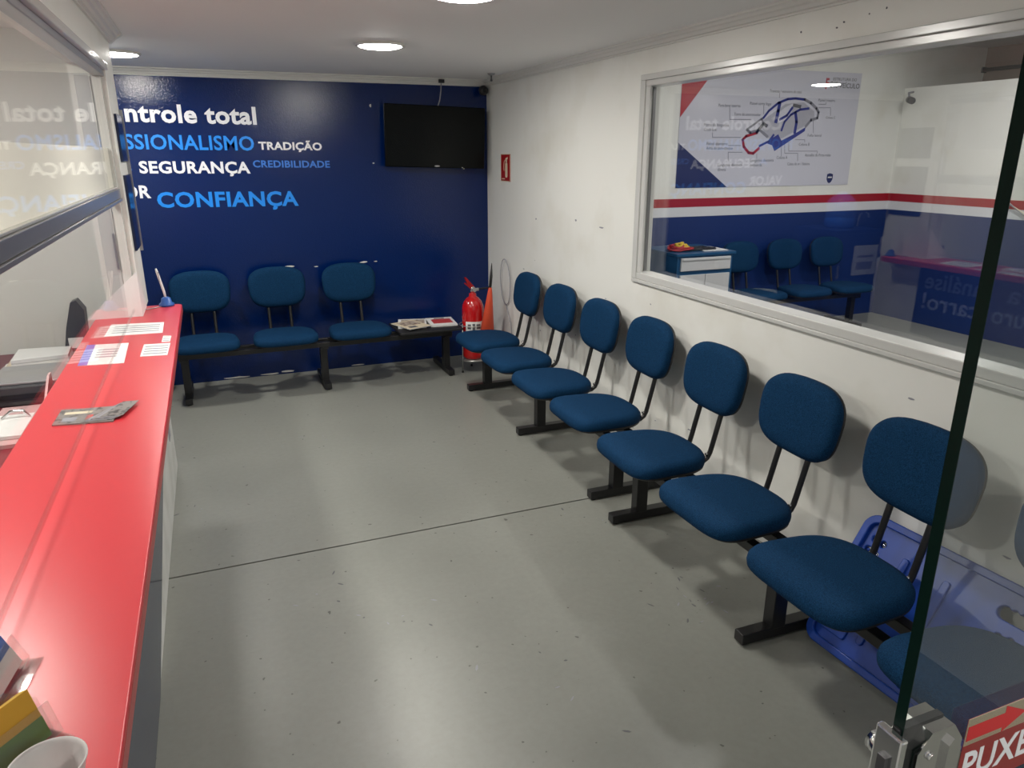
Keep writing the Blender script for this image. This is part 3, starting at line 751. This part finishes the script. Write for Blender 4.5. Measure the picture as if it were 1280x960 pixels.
obj('handle', MB().prism([(EX - .006, .676), (EX + .02, .680), (EX - .03, .735), (EX - .055, .765), (EX - .066, .760), (EX - .045, .715)], 'y', EY - .012, EY + .012), 'signred', t)
obj('handle', MB().prism([(EX - .012, .664), (EX + .01, .672), (EX - .03, .700), (EX - .062, .722), (EX - .066, .714), (EX - .036, .688)], 'y', EY - .011, EY + .011), 'signred', t)
obj('gauge', MB().tube([(EX + .01, EY - .014, .664), (EX + .01, EY - .026, .664)], .016, 16), 'chrome', t)
obj('hose', MB().tube([(EX + .045, EY, .664), (EX + .085, EY - .02, .672), (EX + .108, EY - .08, .682), (EX + .112, EY - .105, .70), (EX + .118, EY - .11, .78), (EX + .128, EY - .10, .88)], [.007, .007, .008, .012, .012, .002], 10), 'blackpl', t)
hx, hy = EX + .112, EY - .105
hm = MB().lathe([(.012, .690), (.018, .66), (.066, .27), (.061, .27), (.014, .655), (0, .67)], 0, 0, 24)
hm.v = [(hx + x * 1.0 - (.69 - zz) * .09, hy + y * .8, zz) for x, y, zz in hm.v]
obj('horn', hm, 'horn', t)

# fire sign
t = thing('fire_sign', 'red wall sign with a cream fire extinguisher pictogram', 'sign', (XR, 5.488, 1.485))
obj('plate', MB().box(XR - .004, XR, 5.39, 5.585, 1.485, 1.69, .0008), 'signred', t)
for a in ((5.39, 5.395, 1.485, 1.69), (5.58, 5.585, 1.485, 1.69), (5.39, 5.585, 1.485, 1.490), (5.39, 5.585, 1.685, 1.69)):
    obj('border', MB().box(XR - .0048, XR - .004, *a), 'cream', t)
obj('pictogram', MB().prism(rrect(5.445, 5.49, 1.515, 1.625, .012, 3), 'x', XR - .0052, XR - .004).prism([(5.455, 1.628), (5.48, 1.628), (5.478, 1.65), (5.458, 1.65)], 'x', XR - .0052, XR - .004).prism([(5.44, 1.652), (5.485, 1.650), (5.485, 1.658), (5.44, 1.668)], 'x', XR - .0052, XR - .004), 'cream', t)
obj('pictogram_hose', MB().tube([(XR - .0045, 5.485, 1.645), (XR - .0045, 5.51, 1.635), (XR - .0045, 5.52, 1.60), (XR - .0045, 5.515, 1.565)], .003, 6), 'cream', t)
obj('caption_line', MB().box(XR - .0052, XR - .004, 5.50, 5.56, 1.500, 1.508), 'cream', t)

# =================================================================== TELEVISION
TX, TZ, TY = 1.705, 1.818, YB - .12
t = thing('television', 'black flat television mounted on the navy wall', 'television', (TX, TY, TZ), (0, R(1.6), R(-1)), local=True)
link('bezel', plate_v := MB().box(-.402, .402, 0, .035, -.232, .228, .006).mesh('bezel'), 'screen', t)
link('screen', MB().box(-.384, .384, -.0012, .0005, -.205, .212).mesh('screen'), 'screen', t)
link('rear_housing', MB().box(-.30, .30, .035, .06, -.17, .15, .01).mesh('rear_housing'), 'blackpl', t)
link('badge', MB().prism(superellipse(.022, .006, 2, 0, 20), 'y', -.003, 0).mesh('badge'), 'steel', t).location = (.008, 0, -.219)
link('power_light', MB().prism(circle(0, 0, .004, 10), 'y', -.003, 0).mesh('power_light'), 'paper', t).location = (.215, 0, -.2265)
br = link('wall_bracket', MB().box(-.10, .10, .055, .118, -.10, .10, .004).mesh('wall_bracket'), 'black', t)
t = thing('television_cable', 'grey cable dropping from a black plug at the cornice to the television', 'cable', (1.78, YB - .06, 2.2))
obj('plug', MB().box(1.755, 1.80, YB - .075, YB - .055, 2.214, 2.240, .003), 'blackpl', t)
obj('cord', MB().tube([(1.775, YB - .065, 2.214), (1.770, YB - .07, 2.16), (1.757, YB - .075, 2.09), (1.735, YB - .075, 2.03)], .0045, 8), 'inkl', t)

# ceiling sprinkler and corner camera
t = thing('sprinkler', 'small metal sprinkler head hanging from the ceiling near the corner', 'sprinkler', (2.02, 5.388, 2.20))
obj('rose', MB().lathe([(0, ZC), (.030, ZC), (.022, ZC - .010), (.010, ZC - .014), (0, ZC - .014)], 2.02, 5.388, 20), 'steel', t)
obj('stem', MB().lathe([(.006, ZC - .013), (.006, ZC - .040), (.009, ZC - .042), (.009, ZC - .052), (0, ZC - .054)], 2.02, 5.388, 12), 'darkgrey', t)
t = thing('corner_speaker', 'small round black speaker in the upper corner above the television', 'speaker', (2.115, YB - .07, 2.16))
def ball(c, r): return MB().lathe([(r * math.sin(math.pi * i / 10), c[2] - r * math.cos(math.pi * i / 10)) for i in range(11)], c[0], c[1], 20)
obj('housing', ball((2.115, YB - .085, 2.168), .038), 'blackpl', t)
obj('lens', MB().tube([(2.110, YB - .119, 2.166), (2.108, YB - .126, 2.165)], .014, 14), 'screen', t)
obj('bracket', MB().tube([(2.115, YB - .07, 2.175), (2.120, YB - .03, 2.18), (2.120, YB - .0, 2.18)], .010, 10), 'blackpl', t)

# wire loop on the wall
lp = []
for i in range(31):
    a = -math.pi / 2 + 2 * math.pi * i / 30
    lp.append((XR - .010 - .012 * (1 + math.sin(a)) * .5, 5.468 + .105 * math.cos(a) * (1 if math.cos(a) > 0 else 1), .70 + .185 * math.sin(a)))
lp += [(XR - .012, 5.42, .46), (XR - .008, 5.37, .38), (XR - .006, 5.34, .20), (XR - .006, 5.34, .04)]
tag(obj('wire_loop', MB().tube(lp, .0035, 6), 'inkl'), 'thin grey cable loop standing against the white wall by the extinguisher', 'cable')

# =================================================================== BLUE MOULDED BOARD UNDER THE NEAR BENCH
BL, BWd = .89, .515      # length, width
t = thing('mechanic_creeper', 'blue moulded plastic board with hand holes leaning on the wall behind the near bench', 'creeper', (1.888, 1.275, 0.002), (0, 0, R(2.5)), local=True)
# local: u runs along the wall (-y), v up the leaning face
ang = math.atan2(.425, .262)
Mx = Matrix(((0, math.cos(ang), -math.sin(ang), 0), (-1, 0, 0, 0), (0, math.sin(ang), math.cos(ang), 0), (0, 0, 0, 1)))
def finger_hole(cu_, cv, L_, Hh, flip=1):
    pts = []
    for i in range(9): a = R(90 + 180 * i / 8); pts.append((cu_ - L_ / 2 + Hh / 2 * math.cos(a), cv + Hh / 2 * math.sin(a)))
    for i in range(9): a = R(-90 + 180 * i / 8); pts.append((cu_ + L_ / 2 + Hh / 2 * math.cos(a), cv + Hh / 2 * math.sin(a)))
    n = 24
    for i in range(1, n):
        x = cu_ + L_ / 2 - L_ * i / n; pts.append((x, cv + flip * (Hh / 2 - .003 * (1 - math.cos(2 * math.pi * 4 * i / n)) / 1)))
    return pts
outer = rrect(-BL / 2, BL / 2, 0, BWd, .055, 8)
holes = [finger_hole(.135, BWd - .095, .10, .042), [(u, BWd - v) for u, v in finger_hole(.0, BWd - .06, .13, .036)]]
pins = [(-.385, .430), (-.350, .425), (-.392, .385), (-.358, .38), (.10, .345), (.135, .35), (.09, .31), (.125, .305)]
for (a, b) in pins: holes.append(circle(a, b, .012, 14))
me = plate2d('board', [outer] + holes, .026, .004); me.transform(Mx); link('board', me, 'plastic_blue', t)
me = plate2d('rim', [outer, rrect(-BL / 2 + .028, BL / 2 - .028, .028, BWd - .028, .035, 8)], .020, .004); me.transform(Mx @ Matrix.Translation((0, 0, .020))); link('rim', me, 'plastic_blue', t)
for (a, b, c, d) in ((-.40, -.30, .06, .33), (-.26, -.235, .08, .42), (-.11, -.085, .08, .42), (.23, .255, .08, .42), (.34, .365, .08, .42)):
    me = plate2d('rib', [rrect(a, b, c, d, .011, 4)], .012, .003); me.transform(Mx @ Matrix.Translation((0, 0, .016))); link('rib', me, 'plastic_blue', t)
me = plate2d('back_tray', [rrect(-BL / 2 + .02, BL / 2 - .02, .10, BWd - .15, .04, 6)], .004); me.transform(Mx @ Matrix.Translation((0, 0, -.016))); link('back_tray', me, 'plastic_blue', t)
for (a, b) in pins:
    rb = MB().lathe([(.0, .002), (.006, .002), (.006, .006), (.003, .009), (0, .009)], a, b, 10).mesh('rivet'); rb.transform(Mx); link('rivet', rb, 'chrome' if random.random() < .6 else 'plastic_blue', t)

# =================================================================== GLASS DOOR
DX, DY = .738, .512
t = thing('glass_door', 'frameless tempered glass door leaf at the right with dark green edge', 'door', (DX, DY, .01))
obj('pane', MB().box(DX + .0006, 1.60, DY - .006, DY + .006, .01, 2.10), 'glassd', t)
obj('polished_edge', MB().box(DX - .0006, DX + .0004, DY - .0075, DY + .0075, .01, 2.10), 'glassedge', t)
lk = obj('lock_plate', MB().prism([(.752, .86), (.832, .86), (.832, .972), (.812, 1.0), (.772, 1.0), (.752, .972)], 'y', DY - .022, DY - .005), 'chrome', t)
obj('raised_cover', MB().prism([(.800, .86), (.824, .86), (.824, .966), (.808, .984), (.800, .975)], 'y', DY - .028, DY - .022), 'chrome', lk)
obj('screw', MB().tube([(.776, DY - .022, .962), (.776, DY - .026, .962)], .006, 12), 'chrome', lk)
obj('lock_plate', MB().prism([(.752, .86), (.832, .86), (.832, .972), (.812, 1.0), (.772, 1.0), (.752, .972)], 'y', DY + .005, DY + .022), 'chrome', t)
obj('lock_seal', MB().box(.734, .812, DY - .0052, DY + .0052, .86, 1.003), 'blackpl', t)
ek = obj('edge_keeper', MB().box(.722, .734, DY - .02, DY + .02, .86, 1.000, .003), 'chrome', t)
obj('bolt', MB().box(.716, .722, DY - .006, DY + .006, .90, .965), 'darkgrey', ek)
kn = obj('lock_knob', MB().tube([(.770, DY + .022, .925), (.770, DY + .034, .925), (.770, DY + .036, .925), (.770, DY + .056, .925)], [.008, .008, .017, .015], 16), 'chrome', t)
st = obj('push_sticker', MB().box(.866, 1.060, DY - .0055, DY - .0048, .845, .975), 'signred', t)
obj('arrow_strip', MB().box(.866, 1.060, DY - .0060, DY - .0055, .930, .975), 'cream', st)
obj('arrow', MB().prism([(.868, .938), (.940, .938), (.940, .930), (.985, .952), (.940, .974), (.940, .962), (.868, .962)], 'y', DY - .0064, DY - .0060), mat('arrow_red', (0.60, 0.015, 0.02, 1), 0.4), st)
fr = lambda u, v: (u - world_loc(st).x, DY - .0056 - world_loc(st).y, .868 + v - world_loc(st).z)
link('lettering', solidify(text_mesh('PUXE', .874, 1.012, .048, .02, fr), (0, -.0006, 0)), 'letter_white', st)

# =================================================================== WORKSHOP CONTENTS
# poster
t = thing('vehicle_poster', 'large grey poster of a vehicle body structure on the workshop wall', 'poster', (5.065, YB, 1.39))
PY = YB - .006
def pposter(name, poly, m, k=1): return obj(name, MB().prism(poly, 'y', PY - .0006 * (k + 1), PY - .0006 * k), m, t)
obj('backing', MB().box(4.02, 6.11, PY - .0006, YB, 1.385, 2.44), 'poster', t)
pposter('red_triangle', [(4.02, 2.0), (4.39, 2.44), (4.02, 2.44)], 'poster_red')
pposter('navy_triangle', [(4.02, 1.385), (4.60, 1.385), (4.02, 1.785)], 'poster_navy')
def stroke(pts, wd, m, k=1, name='drawing'):
    mb = MB()
    for a, b in zip(pts[:-1], pts[1:]):
        a = Vector(a); b = Vector(b); d = (b - a); n_ = Vector((-d.y, d.x)).normalized() * wd / 2; e = d.normalized() * wd * .35
        mb.prism([tuple(a - n_ - e), tuple(b - n_ + e), tuple(b + n_ + e), tuple(a + n_ - e)], 'y', PY - .0006 * (k + 1), PY - .0006 * k)
    return obj(name, mb, m, t)
pposter('drawing', [(4.90, 1.96), (5.05, 2.05), (5.2, 2.14), (5.42, 2.16), (5.56, 2.08), (5.57, 2.02), (5.45, 1.94), (5.2, 1.83), (5.06, 1.81)], mat('poster_light_grey', (0.42, 0.42, 0.48, 1), .4))
pposter('drawing', [(5.20, 2.11), (5.30, 2.15), (5.27, 2.03), (5.22, 1.99), (5.13, 1.97), (5.14, 2.07)], 'poster', 2)
pposter('drawing', [(5.123, 1.712), (5.087, 1.766), (5.029, 1.78), (5.079, 1.83), (5.149, 1.866), (5.195, 1.809), (5.339, 1.868), (5.474, 1.934), (5.47, 1.898)], 'poster_blue', 3)
for pts, wd, m in (([(4.953, 2.011), (5.009, 2.075), (5.11, 2.146), (5.217, 2.183), (5.31, 2.192), (5.426, 2.184)], .022, 'poster_blue'),
                   ([(5.129, 2.146), (5.12, 2.077), (5.105, 1.979)], .035, 'poster_blue'), ([(5.329, 2.067), (5.355, 1.982), (5.347, 1.882)], .032, 'poster_blue'),
                   ([(5.285, 2.108), (5.229, 2.037), (5.149, 2.0)], .024, 'poster_blue'), ([(5.182, 1.902), (5.209, 1.98), (5.275, 2.044), (5.382, 2.093), (5.486, 2.105)], .022, 'poster_blue'),
                   ([(5.426, 2.184), (5.507, 2.155), (5.583, 2.107), (5.614, 2.072), (5.607, 2.021), (5.532, 1.999), (5.473, 1.941)], .026, 'poster_grey'),
                   ([(4.896, 1.878), (4.772, 1.846), (4.735, 1.814), (4.756, 1.751), (4.818, 1.698), (4.873, 1.692), (4.933, 1.737)], .026, 'poster_red'),
                   ([(4.774, 1.905), (4.842, 1.947), (4.935, 2.004), (4.949, 1.969)], .020, 'poster_grey'), ([(4.774, 1.905), (4.814, 1.877), (4.92, 1.906), (5.021, 1.844)], .026, 'poster_grey'),
                   ([(4.939, 1.759), (5.045, 1.802), (5.094, 1.859)], .022, 'poster_blue'), ([(4.89, 1.88), (4.96, 1.96), (5.0, 1.94)], .030, 'ink'), ([(5.30, 2.13), (5.38, 2.12)], .03, 'ink')):
    stroke(pts, wd, m, 4)
for pts in ([(4.557, 2.093), (4.568, 1.992), (4.809, 1.995)], [(4.387, 1.874), (4.391, 1.833), (4.71, 1.835)], [(4.575, 1.762), (4.719, 1.762)], [(4.59, 1.625), (4.582, 1.702), (4.744, 1.702)], [(5.606, 2.146), (5.694, 2.147), (5.691, 2.166)],
            [(5.611, 2.114), (5.759, 2.117), (5.771, 2.046)], [(5.58, 1.884), (5.56, 2.006)], [(5.486, 1.796), (5.482, 1.818), (5.366, 1.818)], [(5.66, 1.694), (5.657, 1.712), (5.3, 1.712), (5.288, 1.796)], [(5.424, 1.621), (5.414, 1.691), (5.253, 1.692), (5.241, 1.781)],
            [(5.215, 1.665), (5.201, 1.766)], [(4.922, 1.645), (4.917, 1.687)], [(5.119, 2.195), (5.116, 2.232)], [(4.954, 2.046), (4.944, 2.118)]):
    stroke(pts, .006, 'poster_grey', 1, 'leader_line')
def ptext(s, x0, x1, base, cap, m='ink', bold=0.0):
    L0 = t.location
    fr = lambda u, v: (u - L0.x, PY - .0006 - L0.y, base + v - L0.z)
    link('caption', solidify(text_mesh(s, x0, x1, cap, bold, fr), (0, -.0006, 0)), m, t)
ptext('Travessa / estrutura do teto', 4.997, 5.379, 2.238, .026); ptext('Painel corta fogo', 4.784, 5.03, 2.124, .026); ptext('Para-lama interno', 4.431, 4.676, 2.10, .026)
ptext('Torre do amortecedor', 4.613, 4.919, 2.026, .026); ptext('Ponta da longarina', 4.287, 4.565, 1.93, .026); ptext('Crash box', 4.291, 4.429, 1.889, .026)
ptext('Painel dianteiro', 4.332, 4.566, 1.765, .026); ptext('Alma do para-choque', 4.332, 4.629, 1.726, .026); ptext('Longarina dianteira', 4.474, 4.759, 1.575, .026)
ptext('direita', 4.478, 4.573, 1.534, .026); ptext('Longarina dianteira', 4.846, 5.127, 1.616, .026); ptext('esquerda', 4.851, 4.991, 1.573, .026)
ptext('Painel traseiro', 5.598, 5.808, 2.172, .024); ptext('Coluna C', 5.716, 5.836, 2.016, .022); ptext('Folha lateral', 5.513, 5.685, 1.848, .024)
ptext('Coluna B', 5.417, 5.55, 1.763, .026); ptext('Assoalho do Porta-malas', 5.507, 5.837, 1.662, .026); ptext('Coluna A', 5.161, 5.292, 1.64, .026); ptext('Caixa de ar / Soleira', 5.3, 5.579, 1.58, .026)
ptext('ESTRUTURA DO', 5.75, 6.05, 2.366, .026, 'ink', .01); ptext('VEÍCULO', 5.836, 6.097, 2.300, .045, 'ink', .02)
ptext('F', 5.662, 5.705, 2.285, .10, 'poster_red', .03); ptext('OK', 5.712, 5.815, 2.300, .055, 'ink', .03)
pposter('shield', [(5.822, 1.49), (5.86, 1.50), (5.90, 1.49), (5.90, 1.44), (5.885, 1.415), (5.86, 1.40), (5.837, 1.415), (5.822, 1.44)], 'poster_navy')
stroke([(5.84, 1.46), (5.882, 1.46)], .012, 'stripe_white', 3, 'shield_mark')

# tool cabinet
cb = thing('tool_cabinet', 'blue steel cabinet with pale grey drawer and doors beyond the window', 'cabinet', (3.905, 5.45, 0))
obj('carcass', MB().box(3.62, 4.19, 5.21, 5.74, .05, .86, .004), 'cartblue', cb)
obj('cabinet_top', MB().box(3.60, 4.21, 5.19, 5.75, .86, .885, .004), 'cartblue', cb)
obj('plinth', MB().box(3.65, 4.16, 5.25, 5.70, 0, .05), 'black', cb)
d = obj('drawer', MB().box(3.65, 4.16, 5.192, 5.21, .735, .845, .003), 'cartgrey', cb)
obj('pull', MB().box(3.66, 4.15, 5.182, 5.192, .825, .842, .002), 'cartgrey', d)
for a, b in ((3.65, 3.902), (3.908, 4.16)):
    d = obj('door', MB().box(a, b, 5.194, 5.21, .09, .70, .003), 'cartgrey', cb)
    obj('pull', MB().box(b - .03 if a < 3.8 else a + .015, b - .015 if a < 3.8 else a + .03, 5.184, 5.194, .45, .60, .002), 'steel', d)
# tangle of cables
for k, (m, lab, zz, rr_, cx) in enumerate((('cable_red', 'red cable tangled on the blue cabinet', .893, .0075, 3.74), ('yellow', 'yellow cable coil on top of the red cable', .905, .010, 3.76), ('cable_black', 'black cable trailing across the blue cabinet top', .892, .006, 3.88))):
    pts = []
    for i in range(90):
        a = i * .42; rad = (.045 + .07 * (i / 90) + .02 * math.sin(i * 1.3)) * (1.0 if k != 1 else .55)
        pts.append((cx + rad * math.cos(a) * (1.0 if k < 2 else 1.9), 5.38 + rad * math.sin(a) * .9, zz + .001 + .045 * abs(math.sin(i * .37 + k)) * (1 if k < 2 else .4) * (1 - i / 140)))
    tag(obj('cable_tangle', MB().tube(pts, rr_, 6), m), lab, 'cable', 'cables on the blue cabinet')
q = [(3.92, 5.26), (4.16, 5.24), (4.17, 5.50), (3.94, 5.52)]
t = flat_sheet('notice_sheet', q, .886, .006, 'paper', 'white papers lying on the right of the blue cabinet top', 'paper')
for i in range(3): patch(t, q, .15, .85, .2 + .2 * i, .28 + .2 * i, .892, 'inkl', 'text_line')
# bullet camera on the partition
t = thing('security_camera', 'small grey bullet camera in the upper corner of the workshop', 'camera', (X2 - .1, 5.72, 2.18))
obj('camera_body', MB().tube([(X2 - .09, 5.76, 2.205), (X2 - .16, 5.66, 2.185)], .032, 16), 'darkgrey', t)
obj('arm', MB().tube([(X2 - .10, 5.75, 2.21), (X2 - .06, 5.80, 2.27), (X2, 5.80, 2.28)], .010, 8), 'inkl', t)

# =================================================================== NOOK LEFT OF THE PASSAGE (mirrored in the window)
t = thing('nook_cabinet', 'dark blue cabinet in the nook behind the booth', 'cabinet', (-.98, 5.3, 0))
obj('carcass', MB().box(-1.23, -.70, 5.05, 5.6, 0, 1.03, .005), 'navy2', t)
dd = obj('door', MB().box(-1.22, -.71, 5.035, 5.05, .04, 1.0, .003), 'navy2', t)
obj('pull', MB().box(-.75, -.735, 5.022, 5.035, .6, .72, .002), 'steel', dd)
nt_ = thing('notice', 'white notice taped to the dark blue cabinet in the nook', 'notice', (-1.05, 5.034, .62))
obj('sheet', MB().box(-1.20, -.91, 5.0325, 5.0345, .62, .89), 'paper', nt_)
obj('print', MB().box(-1.15, -.96, 5.0318, 5.0325, .67, .74), 'inkl', nt_); obj('print', MB().box(-1.15, -.96, 5.0318, 5.0325, .78, .80), 'inkl', nt_)
t = thing('water_bottle', 'large blue water bottle on the dark blue cabinet in the nook', 'bottle', (-.965, 5.3, 1.03))
obj('bottle_body', MB().lathe([(0, 1.031), (.12, 1.031), (.135, 1.05), (.135, 1.12), (.128, 1.13), (.135, 1.14), (.135, 1.24), (.125, 1.28), (.06, 1.33), (.04, 1.35), (0, 1.36)], -.965, 5.3, 28), 'water', t)
t = thing('hand_basin', 'white hand basin with a tall tap in the nook', 'basin', (-1.45, 5.35, 0))
obj('basin', MB().box(-1.70, -1.25, 5.10, 5.60, .80, .90, .015), 'trim', t)
obj('pedestal', MB().lathe([(.10, 0), (.085, .1), (.07, .6), (.11, .81)], -1.47, 5.38, 20), 'trim', t)
obj('tap', MB().tube([(-1.40, 5.5, .90), (-1.40, 5.5, 1.08), (-1.40, 5.48, 1.13), (-1.40, 5.43, 1.15), (-1.40, 5.38, 1.13), (-1.40, 5.37, 1.10)], .011, 10), 'chrome', t)
t = thing('lidded_bucket', 'dark red bucket with a white lid on the nook floor', 'bucket', (-.52, 5.72, 0))
obj('bucket', MB().lathe([(0, .001), (.10, .001), (.125, .36), (0, .36)], -.52, 5.72, 28), mat('maroon_plastic', (0.14, 0.015, 0.03, 1), .4), t)
obj('lid', MB().lathe([(0, .361), (.135, .361), (.135, .385), (.12, .395), (0, .40)], -.52, 5.72, 28), 'trim', t)

# pale cables hanging on the workshop partition
t = thing('cable_hank', 'hank of pale cables hanging on the workshop partition beyond the glass door edge', 'cables', (X2 - .03, 4.55, 1.05))
obj('hook', MB().tube([(X2, 4.61, 1.27), (X2 - .05, 4.61, 1.27), (X2 - .06, 4.61, 1.285)], .008, 8), 'steel', t)
for i in range(9):
    a = i / 8
    pts = [(X2 - .03 - .006 * (i % 3), 4.61 - .02 * a, 1.275), (X2 - .035, 4.54 - .05 * a, 1.24 - .03 * a), (X2 - .03, 4.44 - .06 * a, 1.19 - .05 * a), (X2 - .02 - .004 * (i % 2), 4.32 - .05 * a, 1.16 - .06 * a)]
    obj('cable', MB().tube(pts, .006, 6), ('cream', 'paper', 'inkl')[i % 3], t)
